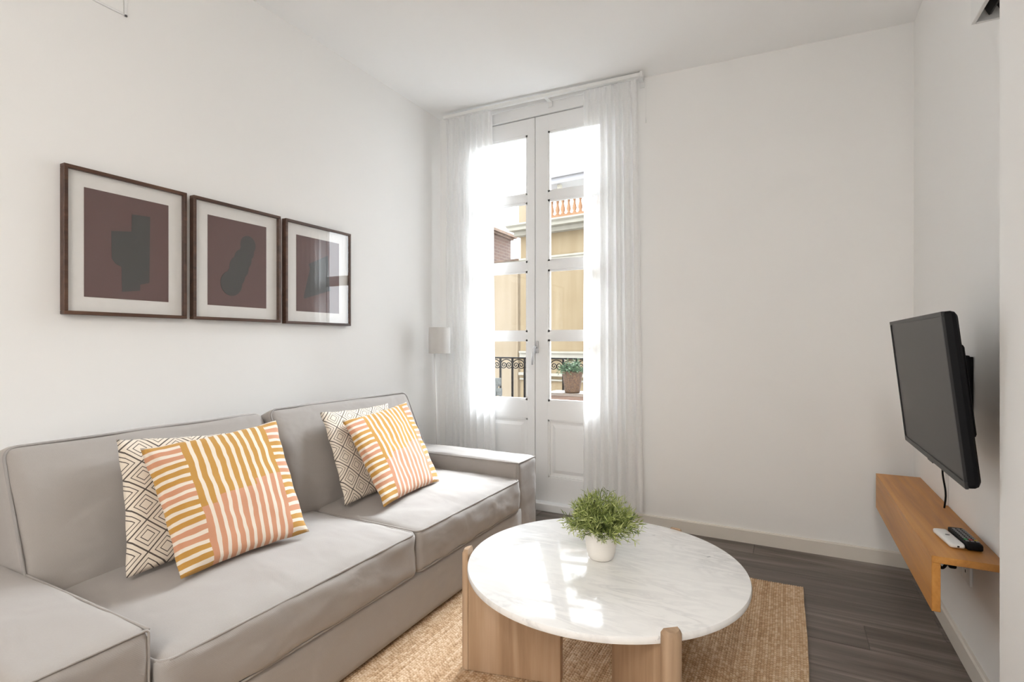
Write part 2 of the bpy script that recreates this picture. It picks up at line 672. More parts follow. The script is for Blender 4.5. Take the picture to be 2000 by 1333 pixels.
bm = NB()
A = [bm.verts.new(p) for p in ((XL - .2, YR - .2, ceil_z(XL - .2)), (XR + .25, YR - .2, ceil_z(XR + .25)), (XR + .25, YB + .22, ceil_z(XR + .25)), (XL - .2, YB + .22, ceil_z(XL - .2)))]
B = [bm.verts.new((v.co.x, v.co.y, 3.0)) for v in A]
for i in range(4):
    bm.faces.new((A[i], A[(i + 1) % 4], B[(i + 1) % 4], B[i]))
bm.faces.new(A)
bm.faces.new(B)
bmesh.ops.recalc_face_normals(bm, faces=bm.faces[:])
struct(obj('ceiling', bm, M_ceil))

struct(bx('wall_left', M_wall, XL - .2, XL, YR - .2, YB + .22, -0.12, 2.8))
bm = NB()
DX0, DX1, DZ = -2.155, -.855, 2.745
box(bm, XL, DX0, YB, YB + .22, -0.12, 2.8)
box(bm, DX1, XR + .25, YB, YB + .22, -0.12, 2.8)
box(bm, DX0, DX1, YB, YB + .22, DZ, 2.8)
box(bm, DX0, DX1, YB + .0, YB + .22, -0.12, -0.004)
struct(obj('wall_back', bm, M_wall))
bm = NB()
box(bm, XR, XR + .2, YP, YB, -0.12, 2.8)
struct(obj('wall_right', bm, M_wall))
bm = NB()
box(bm, XP, XR + .2, YR - .2, YP - .0002, -0.12, 2.8, 0.004, 2)
struct(obj('wall_right_near', bm, M_wall))
bm = NB()
WX0, WX1, WZ0, WZ1 = -1.15, -0.25, 1.0, 2.1
box(bm, XL, WX0, YR - .2, YR, -0.12, 2.8)
box(bm, WX1, XP, YR - .2, YR, -0.12, 2.8)
box(bm, WX0, WX1, YR - .2, YR, WZ1, 2.8)
box(bm, WX0, WX1, YR - .2, YR, -0.12, WZ0)
struct(obj('wall_rear', bm, M_wall))
# added window in the rear wall, unseen, lets in extra fill light
wr = struct(empty('fill_window_1', ((WX0 + WX1) / 2, YR - .1, WZ0)))
hw = (WX1 - WX0) / 2
hh = WZ1 - WZ0
bm = NB()
for a in ((-hw, -hw + .06, 0, hh), (hw - .06, hw, 0, hh), (-hw, hw, 0, .06), (-hw, hw, hh - .06, hh), (-.03, .03, 0, hh)):
    box(bm, a[0], a[1], -.03, .03, a[2], a[3])
obj('fill_window_frame', bm, M_joinery, wr)
bx('pane', M_glass, -hw + .06, -.03, -.004, .004, .06, hh - .06, wr)
bx('pane', M_glass, .03, hw - .06, -.004, .004, .06, hh - .06, wr)


def baseboard(name, pts, a, b, axis):
    bm = NB()
    prism(bm, pts, a, b, axis)
    return struct(obj(name, bm, M_base))


bh = 0.074
prof_back = [(YB, 0.0005), (YB - .014, 0.0005), (YB - .014, bh - .006), (YB - .009, bh), (YB, bh)]
baseboard('baseboard_back', prof_back, DX1 + .0, XR - .014, 0)
prof_r = [(XR, 0.0005), (XR - .014, 0.0005), (XR - .014, bh - .006), (XR - .009, bh), (XR, bh)]
baseboard('baseboard_right', prof_r, YP, YB - .0005, 1)
prof_l = [(XL, 0.0005), (XL + .014, 0.0005), (XL + .014, bh - .006), (XL + .009, bh), (XL, bh)]
baseboard('baseboard_left', prof_l, YR, YB - .0005, 1)

# added fill lamps, shaped as round ceiling lights, unseen behind the camera
for ly, where in ((-1.35, 'nearer the room middle'), (-1.95, 'nearer the added rear window')):
    CL = empty('fill_light', (.05, ly, ceil_z(.05)))
    tag(CL, 'added round white fill light ' + where, 'fill light', 'added fill lights in the rear of the room')
    bm = NB()
    lathe(bm, [(0, -.001), (.26, -.001), (.265, -.01), (.262, -.045), (.25, -.05), (0, -.05)], 40)
    obj('housing', bm, M_white_pl, CL, True)
    ll = bpy.data.lights.new('fill_lamp', 'AREA')
    ll.shape = 'DISK'
    ll.size = .48
    ll.energy = 8
    ll.color = (1.0, .945, .87)
    lo = bpy.data.objects.new('fill_lamp', ll)
    lo.location = (0, 0, -.052)
    link(lo, CL)

# ---------------------------------------------------------------- the balcony door
dr = struct(empty('door_1', (-1.5195, 3.25, 0)))
dr['label'] = 'white double balcony door with four glass panes above a panel in each leaf'
ox, oy = -1.5195, 3.25


def dbox(bm, x0, x1, y0, y1, z0, z1, bev=0.0):
    box(bm, x0 - ox, x1 - ox, y0 - oy, y1 - oy, z0, z1, bev, 2)


bm = NB()
dbox(bm, DX0 + .001, -2.109, 3.238, 3.33, 0.0, 2.744, .003)
dbox(bm, -.901, DX1 - .001, 3.238, 3.33, 0.0, 2.744, .003)
dbox(bm, -2.109, -.901, 3.238, 3.33, 2.657, 2.744, .003)
dbox(bm, -2.109, -.901, 3.226, 3.24, 2.728, 2.744, .002)
dbox(bm, -2.109, -.901, 3.275, 3.30, 2.640, 2.66)
obj('door_frame', bm, M_joinery, dr)
bm = NB()
dbox(bm, -1.535, -1.505, 3.2985, 3.312, .056, 2.645, .003)
obj('meeting_strip', bm, M_joinery, dr)
bm = NB()
dbox(bm, DX0 + .001, DX1 - .001, 3.205, 3.34, 0.0005, 0.05, .004)
obj('threshold', bm, M_joinery, dr)
ROWS = [(2.132, 2.542), (1.668, 2.083), (1.193, 1.612), (0.727, 1.143)]


def leaf(x0, x1, g0, g1, front):
    y0, y1 = front, front + .045
    bm = NB()
    dbox(bm, x0, g0, y0, y1, .056, 2.651, .002)
    dbox(bm, g1, x1, y0, y1, .056, 2.651, .002)
    zs = [(2.542, 2.651)] + [(ROWS[i + 1][1], ROWS[i][0]) for i in range(3)] + [(.604, .727), (.056, .217)]
    for a, b in zs:
        dbox(bm, g0 - .001, g1 + .001, y0 + .0006, y1 - .0006, a, b)
    lf = obj('door_leaf', bm, M_joinery, dr)
    # stepped glazing beads round each pane
    bm = NB()
    for a, b in ROWS:
        for k, (w, d) in enumerate(((.013, .012), (.007, .022))):
            dbox(bm, g0, g0 + w, y0 + .010 * k + .004, y0 + .012 + d, a, b)
            dbox(bm, g1 - w, g1, y0 + .010 * k + .004, y0 + .012 + d, a, b)
            dbox(bm, g0, g1, y0 + .010 * k + .004, y0 + .012 + d, a, a + w)
            dbox(bm, g0, g1, y0 + .010 * k + .004, y0 + .012 + d, b - w, b)
    obj('glazing_bead', bm, M_joinery, lf)
    for a, b in ROWS:
        bm = NB()
        dbox(bm, g0 + .003, g1 - .003, y0 + .024, y0 + .029, a + .003, b - .003)
        obj('pane', bm, M_glass, lf)
    # raised and fielded lower panel
    bm = NB()
    dbox(bm, g0, g1, y0 + .016, y0 + .034, .217, .604)
    c0, c1, d0, d1 = g0 + .03, g1 - .03, .217 + .03, .604 - .03
    e0, e1, f0, f1 = c0 + .022, c1 - .022, d0 + .022, d1 - .022
    lo = [bm.verts.new((px - ox, y0 + .016 - oy, pz)) for px, pz in ((c0, d0), (c1, d0), (c1, d1), (c0, d1))]
    hi = [bm.verts.new((px - ox, y0 + .006 - oy, pz)) for px, pz in ((e0, f0), (e1, f0), (e1, f1), (e0, f1))]
    for i in range(4):
        bm.faces.new((lo[i], lo[(i + 1) % 4], hi[(i + 1) % 4], hi[i]))
    bm.faces.new(hi)
    bmesh.ops.recalc_face_normals(bm, faces=bm.faces[:])
    obj('panel', bm, M_joinery, lf)
    bm = NB()
    for a in ((g0, g0 + .012, .217, .604), (g1 - .012, g1, .217, .604), (g0, g1, .217, .229), (g0, g1, .592, .604)):
        dbox(bm, a[0], a[1], y0 + .004, y0 + .017, a[2], a[3], .002)
    obj('panel_moulding', bm, M_joinery, lf)
    return lf


leaf(-2.107, -1.5225, -1.955, -1.578, 3.252)
rl = leaf(-1.5170, -.903, -1.425, -1.050, 3.250)
# espagnolette handle on the right leaf
bm = NB()
dbox(bm, -1.514, -1.493, 3.240, 3.2505, 1.050, 1.132, .003)
tube(bm, [(-1.5035 - ox, 3.242 - oy, 1.090), (-1.5035 - ox, 3.205 - oy, 1.090), (-1.507 - ox, 3.200 - oy, 1.075), (-1.515 - ox, 3.198 - oy, 1.02), (-1.516 - ox, 3.198 - oy, .972)], [.008, .008, .0085, .0075, .0065], 8)
obj('door_handle', bm, M_handle, rl, True)

# ---------------------------------------------------------------- exterior: street and houses
struct(bx('ground_street', M_asphalt, -60, 40, 3.5, 80, -9.2, -9.0))
FA = empty('apartment_building', (-8.4, 18.0, 0), (0, 0, R(-6)))
tag(FA, 'ochre apartment building with cornice and balustrade across the street', 'building')
bx('facade_wall', M_facade, -.66, 9, 0, 7, -9, 5.16, FA)
bm = NB()
box(bm, -.80, 9, -.28, 7, 5.16, 5.33, .02)
box(bm, -.90, 9, -.52, 7, 5.33, 5.44)
pts = [(-.52, 5.44), (-.62, 5.50), (-.62, 5.56), (-.1, 5.68), (7, 5.68), (7, 5.44)]
prism(bm, pts, -.96, 9, 0)
obj('cornice', bm, M_stone, FA)
bm = NB()
box(bm, -.655, 9, -.10, .1, 4.16, 4.25)
box(bm, -.655, 9, -.14, .1, 4.25, 4.32)
obj('string_course', bm, M_stone, FA)
bm = NB()
box(bm, -.66, 9, -.08, .1, .54, .74)
box(bm, -.66, 9, -.13, .1, .74, .81)
obj('ledge', bm, M_stone, FA)
bm = NB()
box(bm, -.66, 9, -.16, .1, -.10, .0)
box(bm, -.66, 9, -.07, .1, -.28, -.22)
obj('lower_ledge', bm, M_stone, FA)
bx('pier', M_facade2, -.62, .22, -.2, .3, 5.66, 6.75, FA)
bx('handrail', M_stone, .22, 6, -.12, .22, 6.38, 6.52, FA)
bx('plinth', M_terra, .22, 6, -.1, .2, 5.66, 5.78, FA)
bm = NB()
lathe(bm, [(.0, 0), (.075, 0), (.075, .06), (.05, .09), (.082, .20), (.07, .28), (.042, .40), (.04, .46), (.06, .50), (.045, .53), (.07, .56), (.07, .60), (0, .60)], 10)
b0 = obj('baluster', bm, M_terra, FA, True, loc=(.45, .05, 5.78))
for k in range(1, 14):
    c = b0.copy()
    COL.objects.link(c)
    c.location.x = .45 + .232 * k
bm = NB()
box(bm, -1.14, 6, 2.6, 5.2, 7.86, 8.10)
box(bm, -1.2, 6, 2.5, 5.3, 8.10, 8.16)
obj('roof_canopy', bm, M_slate, FA)
for k in range(3):
    bx('canopy_post', M_stone, -.6 + 2.4 * k, -.45 + 2.4 * k, 2.8, 2.95, 5.6, 7.86, FA)
bm = NB()
tube(bm, [(1.05, 3.2, 8.1), (1.05, 3.2, 8.75)], .05, 8)
box(bm, .97, 1.13, 3.1, 3.3, 8.62, 8.80)
obj('flue', bm, M_slate, FA)

LB = empty('low_building', (-8.4, 18.0, 0), (0, 0, R(-6)))
tag(LB, 'lower pinkish ochre building left of the balustraded one, with brown coping', 'building')
bx('facade_wall', M_facade2, -9, -.67, .03, 5, -9, 4.20, LB)
bx('coping', M_coping, -9, -.67, -.06, 5, 4.27, 4.35, LB)
bx('frieze', M_stone, -9, -.67, -.02, .2, 4.20, 4.27, LB)
bm = NB()
tube(bm, [(-.78, -.03, -9), (-.78, -.03, 4.1)], .035, 8)
obj('downpipe', bm, M_facade2, LB)

BR = empty('brick_building', (-14.4, 22, 4))
tag(BR, 'red brick rooftop block with overhanging tile eave behind the low building', 'building')
bx('brick_wall', M_brick, -1.6, 1.56, -3.0, 2.49, .352, 2.50, BR)
bm = NB()
box(bm, -1.7, 1.66, -3.1, 2.62, 2.50, 2.60)
box(bm, -1.8, 1.80, -3.2, 2.78, 2.60, 2.74)
obj('eave', bm, M_coping, BR)
bm = NB()
tube(bm, [(1.52, 2.45, 2.7), (1.52, 2.45, 4.2)], .02, 6)
obj('antenna', bm, M_slate, BR)

# the rest of our own building: the floors above, below and beside the room
bm = NB()
box(bm, -16, XL - .21, YB - .2, YB + .22, -9, 13)
box(bm, XR + .26, 14, YB - .2, YB + .22, -9, 13)
box(bm, XL - .21, XR + .26, YB - .2, YB + .22, 3.01, 13)
box(bm, XL - .21, XR + .26, YB - .2, YB + .22, -9, -.17)
struct(obj('wall_own_facade', bm, M_owndark))

# ---------------------------------------------------------------- the balcony
bm = NB()
box(bm, -3.3, .3, YB + .22, 4.08, -.16, -.02)
struct(obj('floor_balcony', bm, M_terrace))
RL = empty('balcony_railing', (-1.5, 4.0, -.02))
tag(RL, 'black wrought iron balcony railing with scrolls under its top rail', 'railing')
z0 = .02
bm = NB()
box(bm, -1.75, 1.75, -.02, .02, 1.005, 1.018, .003)
obj('top_rail', bm, M_iron, RL)
bx('bottom_rail', M_iron, -1.75, 1.75, -.012, .012, .07, .085, RL)
bm = NB()
box(bm, -.0075, .0075, -.0075, .0075, 0, 1.006, .001)
ba = obj('baluster', bm, M_iron, RL)
ba.location = (-1.748, 0, 0)
sp = 0.1165
nb = 31
for k in range(1, nb):
    c = ba.copy()
    COL.objects.link(c)
    c.location.x = -1.748 + k * sp
bm = NB()


def scroll(sgn):
    pts = []
    for i in range(44):
        t = i / 43
        if t < .35:
            s = t / .35
            a = PI * .5 * s
            pts.append((sgn * .056 * math.sin(a) * 1.0, 0, .0 - .048 * (1 - math.cos(a))))
        else:
            s = (t - .35) / .65
            a = 2.0 * 2 * PI * .82 * s
            r = .027 * (1 - s) + .004
            cx, cz = sgn * (.056 - .027 - .004), -.048
            pts.append((cx + sgn * r * math.cos(a), 0, cz - r * math.sin(a)))
    return pts


for sg in (-1, 1):
    tube(bm, scroll(sg), .0042, 6)
sc0 = obj('scroll', bm, M_iron, RL, True)
sc0.location = (-1.748 + sp / 2, 0, .998)
for k in range(1, nb - 1):
    c = sc0.copy()
    COL.objects.link(c)
    c.location.x = -1.748 + sp / 2 + k * sp

# folding table out on the balcony
BT = empty('balcony_table', (-1.36, 3.80, -.02))
tag(BT, 'weathered teak balcony table with a basket plant on it', 'table')
for k in range(5):
    bx('slat', M_twood, -.30, .30, -.085 + k * .050, -.040 + k * .050, .738, .758, BT, .003)
bm = NB()
box(bm, -.29, .29, -.080, -.065, .60, .737)
box(bm, -.28, .28, .13, .15, .66, .737)
box(bm, -.28, -.26, -.065, .13, .66, .737)
box(bm, .26, .28, -.065, .13, .66, .737)
obj('apron', bm, M_dwood, BT)
for sx in (-1, 1):
    for sy in (-1, 1):
        bx('leg', M_dwood, sx * .25 - .02, sx * .25 + .02, .035 + sy * .08 - .018, .035 + sy * .08 + .018, 0, .66, BT)


def needles(n_st, R0, H0, spread, seed, size, zc, stem_mat_tone=.25, per=18, droop=.3, wid=.0016, floor=-1):
    """a bushy herb: curved stems carrying narrow folded leaves, joined in one mesh with a tone attribute"""
    rnd = random.Random(seed)
    verts, faces, tone = [], [], []

    def leaf(p, d, L, w, tn):
        d = d.normalized()
        s = d.cross(Vector((rnd.uniform(-1, 1), rnd.uniform(-1, 1), rnd.uniform(-1, 1))))
        if s.length < 1e-4:
            return
        s.normalize()
        up = s.cross(d)
        i = len(verts)
        mid = p + d * L * .5 + up * L * .06
        verts.extend([p, mid + s * w, p + d * L, mid - s * w, mid - up * w * .6])
        faces.extend([(i, i + 1, i + 4), (i + 1, i + 2, i + 4), (i + 2, i + 3, i + 4), (i + 3, i, i + 4)])
        tone.extend([tn * .8, tn, tn, tn, tn * .9])

    for s in range(n_st):
        a = rnd.uniform(0, 2 * PI)
        el = math.acos(1 - rnd.random() * (1 - math.cos(R(spread))))
        base = Vector((R0 * .55 * rnd.random() * math.cos(a), R0 * .55 * rnd.random() * math.sin(a), zc))
        d = Vector((math.sin(el) * math.cos(a), math.sin(el) * math.sin(a), math.cos(el)))
        L = H0 * rnd.uniform(.75, 1.05) * (1 - .12 * math.sin(el))
        tn0 = min(1, max(0, rnd.gauss(.48, .2)))
        m = per
        for k in range(m):
            f = .25 + .75 * (k + rnd.random()) / m
            p = base + d * L * f + Vector((0, 0, -droop * L * f * f * math.sin(el)))
            if p.z < floor:
                continue
            ld = d * rnd.uniform(.3, 1.0) + Vector((rnd.gauss(0, .7), rnd.gauss(0, .7), rnd.gauss(.1, .6)))
            leaf(p, ld, size * rnd.uniform(.6, 1.15), wid * rnd.uniform(.8, 1.3), min(1, max(0, tn0 + (f - .7) * .6 + rnd.gauss(0, .12))))
        # stem as a thin three-sided tube
        prev = None
        for k in range(6):
            f = k / 5
            p = base + d * L * f + Vector((0, 0, -droop * L * f * f * math.sin(el)))
            i = len(verts)
            for q in range(3):
                verts.append(p + Vector((math.cos(q * 2.1), math.sin(q * 2.1), 0)) * .0007)
                tone.append(stem_mat_tone)
            if prev is not None:
                for q in range(3):
                    faces.append((prev + q, prev + (q + 1) % 3, i + (q + 1) % 3, i + q))
            prev = i
    me = bpy.data.meshes.new('foliage')
    me.from_pydata([tuple(v) for v in verts], [], faces)
    at = me.attributes.new('tone', 'FLOAT', 'POINT')
    at.data.foreach_set('value', tone)
    return me


BP = empty('basket_plant', (-1.461, 3.80, .7385))
tag(BP, 'green bushy herb in a brown wicker basket on the balcony table', 'potted plant')
bm = NB()
pr = [(0, 0), (.054, 0), (.057, .006)]
for k in range(1, 13):
    z = .01 + k * .0118
    r = .056 + .021 * k / 12
    pr += [(r + .003, z - .004), (r - .0005, z)]
pr += [(.081, .160), (.081, .166), (.075, .168), (.070, .150), (0, .150)]
lathe(bm, pr, 28)
bk = obj('basket', bm, M_wicker, BP, True)
bm = NB()
lathe(bm, [(.0, .150), (.070, .150), (.068, .157), (0, .160)], 16)
obj('soil', bm, M_soil, BP)
fo = link(bpy.data.objects.new('foliage', needles(90, .07, .115, 75, 3, .03, .15, per=14, wid=.003)), BP)
fo.data.materials.append(M_herb2)
fo['kind'] = 'stuff'

# folding slatted chair on the balcony
BC = empty('balcony_chair', (-2.17, 3.66, -.02))
tag(BC, 'grey weathered slatted folding chair on the balcony', 'chair')
bx('backrest_slat', M_gwood, -.20, .115, .075, .093, .790, .855, BC, .003)
bx('backrest_slat', M_gwood, -.20, .140, .045, .063, .715, .775, BC, .003)
for k in range(5):
    bx('seat_slat', M_gwood, -.2, .12, -.17 + k * .052, -.13 + k * .052, .43, .448, BC, .003)
for sx in (-.165, .085):
    bm = NB()
    tube(bm, [(sx, .10, .85), (sx, -.02, .60), (sx, -.17, 0)], .013, 6)
    obj('leg', bm, M_gwood, BC)
    bm = NB()
    tube(bm, [(sx + .02, -.17, .43), (sx + .02, .15, 0)], .013, 6)
    obj('leg', bm, M_gwood, BC)

# ---------------------------------------------------------------- curtains
def curtain(name, xt, xb, zt, zb, pleats, y0, seed, label):
    nx, nz = 260, 70
    rnd = random.Random(seed)
    ph = [rnd.uniform(-.9, .9) for _ in range(pleats + 3)]
    am = [rnd.uniform(.55, 1.15) for _ in range(pleats + 3)]
    bm = NB()
    ztl, ztr = zt
    grid = []
    for j in range(nz + 1):
        t = (j / nz) ** 1.15
        rowv = []
        for i in range(nx + 1):
            s = i / nx
            x = (xt[0] + (xt[1] - xt[0]) * s) * (1 - t) + (xb[0] + (xb[1] - xb[0]) * s) * t
            k = s * pleats
            ki = int(k)
            f = k - ki
            pz = ph[ki] * (1 - f) + ph[ki + 1] * f
            az = am[ki] * (1 - f) + am[ki + 1] * f
            open_ = min(1, t * 9)
            big = math.sin(2 * PI * k + pz * (0.4 + t) + .5 * noise.noise(Vector((s * 3, t * 1.5, seed))))
            sharp = big * (1 - .25 * big * big)
            small = math.sin(2 * PI * k * 2.0 + pz * 2) * .35
            amp = (.010 + .022 * open_) * az
            yy = y0 + amp * sharp + (.006 * (1 - open_) + .003) * small
            yy += .006 * noise.noise(Vector((s * 9, t * 4, seed * 2)))
            x += .006 * math.cos(2 * PI * k + pz) * open_
            z = (ztl + (ztr - ztl) * s) * (1 - t) + zb * t
            rowv.append(bm.verts.new((x, yy, z)))
        grid.append(rowv)
    for j in range(nz):
        for i in range(nx):
            bm.faces.new((grid[j][i], grid[j][i + 1], grid[j + 1][i + 1], grid[j + 1][i]))
    top = [Vector(v.co) for v in grid[2]]
    bot = [Vector(v.co) for v in grid[nz]]
    o = obj(name, bm, M_sheer, None, True)
    tag(o, label, 'curtain')
    # stitched hem: a doubled strip along the bottom
    bm = NB()
    pr = [(bm.verts.new(p + Vector((0, -.0015, 0))), bm.verts.new(p + Vector((0, -.0015, .035)))) for p in bot]
    for a, b in zip(pr, pr[1:]):
        bm.faces.new((a[0], b[0], b[1], a[1]))
    obj('hem', bm, M_sheer, o, True)
    bm = NB()
    pr = [(bm.verts.new(p + Vector((0, -.0015, -.055))), bm.verts.new(p + Vector((0, -.0015, .0)))) for p in top]
    for a, b in zip(pr, pr[1:]):
        bm.faces.new((a[0], b[0], b[1], a[1]))
    obj('heading_tape', bm, M_sheer, o, True)
    return o


curtain('sheer_curtain', (-2.185, -1.800), (-2.195, -1.775), (2.722, 2.716), .035, 8, 3.150, 2, 'white sheer curtain hanging behind the floor lamp and sofa arm')
curtain('sheer_curtain', (-1.140, -.805), (-1.150, -.765), (2.704, 2.699), .115, 7, 3.150, 5, 'white sheer curtain between the balcony door and the bare beige wall')
CR = empty('curtain_rail', (-1.5, 3.15, 2.72))
tag(CR, 'white curtain rail running above the balcony door', 'curtain rail')
bm = NB()
vs = box(bm, -.70, .72, -.014, .014, 0, .022, .003)
for v in bm.verts:
    v.co.z -= v.co.x * .0145
obj('track', bm, M_white_pl, CR)
for x in (-.5, .1, .712):
    bm = NB()
    box(bm, x - .012, x + .012, -.006, .085, .002 - x * .0145, .012 - x * .0145)
    box(bm, x - .016, x + .016, .078, .0855, -.03 - x * .0145, .028 - x * .0145, .002)
    obj('bracket', bm, M_white_pl, CR)
bm = NB()
box(bm, .72, .735, -.018, .018, -.017, .017, .003)
obj('end_cap', bm, M_white_pl, CR)
bm = NB()
tube(bm, [(.742, .05, -.01), (.742, .05, -.24)], .0012, 5)
box(bm, .739, .745, .046, .054, -.27, -.24, .001)
obj('pull_cord', bm, M_white_pl, CR)

# ---------------------------------------------------------------- floor lamp
FL = empty('floor_lamp', (-2.10, 2.955, .0005))
tag(FL, 'slim white floor lamp with a small drum shade in the corner', 'lamp')
bm = NB()
lathe(bm, [(0, 0), (.115, 0), (.118, .006), (.115, .014), (.02, .02), (.012, .03), (0, .03)], 32)
obj('base', bm, M_white_metal, FL, True)
bm = NB()
tube(bm, [(0, 0, .02), (-.042, .0, 1.16)], .0075, 10)
obj('pole', bm, M_white_metal, FL, True)
bm = NB()
cx = .002
lathe(bm, [(.072, 1.048), (.0725, 1.05), (.0725, 1.222), (.072, 1.224), (.0705, 1.222), (.0705, 1.05), (.072, 1.048)], 40, (cx, 0, 0))
sh = obj('lamp_shade', bm, M_shade, FL, True)
bm = NB()
for z in (1.16,):
    for a in range(3):
        tube(bm, [(cx, 0, z), (cx + .071 * math.cos(a * 2.09), .071 * math.sin(a * 2.09), z)], .002, 6)
tube(bm, [(-.042, 0, 1.16), (cx, 0, 1.16)], .004, 6)
obj('shade_ring', bm, M_white_metal, FL)

# ---------------------------------------------------------------- sofa
SF = empty('sofa', (-1.78, 1.6, .0))
tag(SF, 'two-seat sofa in a greige slipcover with piped cushions along the left wall', 'sofa')
SX, SY = -1.78, 1.6


def sput(name, bm, c, mat=M_sofa, parent=SF, rot=None):
    o = obj(name, bm, mat, parent, True)
    o.location = (c[0] - SX, c[1] - SY, c[2]) if parent is SF else c
    if rot:
        o.rotation_euler = rot
    return o


def piping(parent, loops, rad=.0042, mat=None):
    for pts in loops:
        bm = NB()
        tube(bm, densify(pts, .03), rad, 6, closed=True)
        obj('piping', bm, mat or M_sofa, parent, True)


# base and back frame
bm = soft_box((.94, 1.90, .20), .012, (.004, 0, 0), (18, 30, 8), .0022, 5, 3, (1, .4, 2))
sput('seat_base', bm, (-1.741, 1.604, .13))
bm = soft_box((.16, 2.30, .60), .03, (0, 0, 0), (6, 30, 12), .002, 4, 8)
sput('back_frame', bm, (-2.195, 1.598, .33))
for x in (-1.36, -2.1):
    for yy in (.60, 2.60):
        bm = NB()
        box(bm, -.03, .03, -.03, .03, 0, .040, .004)
        sput('foot', bm, (x, yy, 0.0170 if x > -1.42 else .0005), M_black)
# arms
for k, (ya, yb) in enumerate(((.440, .685), (2.528, 2.752))):
    L = .90
    bm = soft_box((L, yb - ya, .445), .020, (.004, .004, .008), (34, 14, 18), .0040, 7, 11 + k * 5, (.8, 1.2, 1.8))
    c = (-1.279 - L / 2, (ya + yb) / 2, .03 + .2225)
    arm = sput('arm', bm, c)
    o_ = .020 * .29 - .001
    hx, hy, hz = L / 2, (yb - ya) / 2, .2225
    pts = [(hx - o_, p[0], p[1]) for p in rrect(hy - o_ + .0, hz - o_, .008, 3)]
    loops = [pts]
    side = 1 if k == 0 else -1
    bm = NB()
    tube(bm, [(hx - o_, side * (hy - o_), hz - o_)] + [(hx - o_ - i * .03, side * (hy - o_), hz - o_) for i in range(1, 28)], .0035, 6)
    obj('piping', bm, M_sofa, arm, True)
    piping(arm, loops, .0032)


# seat cushions
def seat_cushion(ya, yb, seed):
    sx, sz = .885, .165
    bm = soft_box((sx, yb - ya, sz), .022, (.014, .0, .034), (40, 44, 14), .0062, 7, seed, (1.0, 1.1, 1.8))
    c = (-1.262 - sx / 2, (ya + yb) / 2, .226 + sz / 2)
    o = sput('seat_cushion', bm, c)
    e = .022 * .29 - .0015
    loops = []
    for s in (-1, 1):
        loops.append([(p[0], p[1], s * (sz / 2 - e)) for p in rrect(sx / 2 - e, (yb - ya) / 2 - e, .03, 5)])
    piping(o, loops)
    return o


seat_cushion(.692, 1.634, 21)
seat_cushion(1.640, 2.522, 33)


# back cushions, leaning
def back_cushion(ya, yb, seed, xb, xt, z0, z1):
    T = .20
    h = math.hypot(xt - xb, z1 - z0)
    lean = math.atan2(xb - xt, z1 - z0)
    bm = soft_box((T, yb - ya, h), .024, (.040, .0, .012), (10, 34, 28), .006, 5, seed, (1, .8, 1.3))
    # front-face midline
    m = Vector(((xb + xt) / 2, (ya + yb) / 2, (z0 + z1) / 2))
    nrm = Vector((math.cos(lean), 0, math.sin(lean)))
    c = m - nrm * (T / 2)
    o = sput('back_cushion', bm, c, rot=(0, -lean, 0))
    e = .024 * .29 - .0015
    loops = []
    for s in (-1, 1):
        loops.append([(s * (T / 2 - e), p[0], p[1]) for p in rrect((yb - ya) / 2 - e, h / 2 - e, .035, 6)])
    piping(o, loops, .0045, M_pipe)
    return o


back_cushion(.672, 1.535, 41, -1.845, -2.03, .385, .818)
back_cushion(1.552, 2.492, 47, -1.80, -2.01, .385, .832)


# ---------------------------------------------------------------- throw pillows
def pillow(name, BL, BR_, TR, TL, thick, mat, seed, label, group=None):
    n = 40
    BL, BR_, TR, TL = map(Vector, (BL, BR_, TR, TL))
    ctr = (BL + BR_ + TR + TL) / 4
    nrm = ((BR_ - BL) + (TR - TL)).cross((TL - BL) + (TR - BR_)).normalized()
    bm = NB()
    uvl = bm.loops.layers.uv.new('UVMap')
    P = {}
    for side in (1, -1):
        for i in range(n + 1):
            for j in range(n + 1):
                edge = i in (0, n) or j in (0, n)
                key = (i, j, 0 if edge else side)
                if key in P:
                    continue
                u, v = i / n, j / n
                p = BL * (1 - u) * (1 - v) + BR_ * u * (1 - v) + TR * u * v + TL * (1 - u) * v
                a, b = 2 * u - 1, 2 * v - 1
                # edges pulled in between the corners
                pull = .045
                p += (ctr - p) * (pull * ((1 - a * a) * b * b + (1 - b * b) * a * a))
                w = ((1 - a ** 2) * (1 - b ** 2))
                hgt = thick / 2 * w ** .42
                q = Vector((u * 4, v * 4, seed))
                wr = .006 * noise.noise(q) + .004 * noise.noise(q * 2.2)
                edge_w = .007 * math.sin(seed + 26 * (u + v)) * (abs(a) ** 6 + abs(b) ** 6) * .35
                p += nrm * (side * (hgt + wr * w ** .3) + edge_w)
                P[key] = (bm.verts.new(p - ctr), u, v)
    for side in (1, -1):
        for i in range(n):
            for j in range(n):
                ks = [(i, j), (i + 1, j), (i + 1, j + 1), (i, j + 1)]
                if side < 0:
                    ks.reverse()
                q = [P[(a, b, 0 if (a in (0, n) or b in (0, n)) else side)] for a, b in ks]
                f = bm.faces.new([x[0] for x in q])
                for lp, x in zip(f.loops, q):
                    lp[uvl].uv = (x[1], x[2])
    o = obj(name, bm, mat, None, True, loc=ctr)
    tag(o, label, 'pillow', group)
    # sewn edge
    ring = [P[(i, 0, 0)] for i in range(n)] + [P[(n, j, 0)] for j in range(n)] + [P[(n - i, n, 0)] for i in range(n)] + [P[(0, n - j, 0)] for j in range(n)]
    return o


def seam(o, n=40):
    vs = o.data.vertices


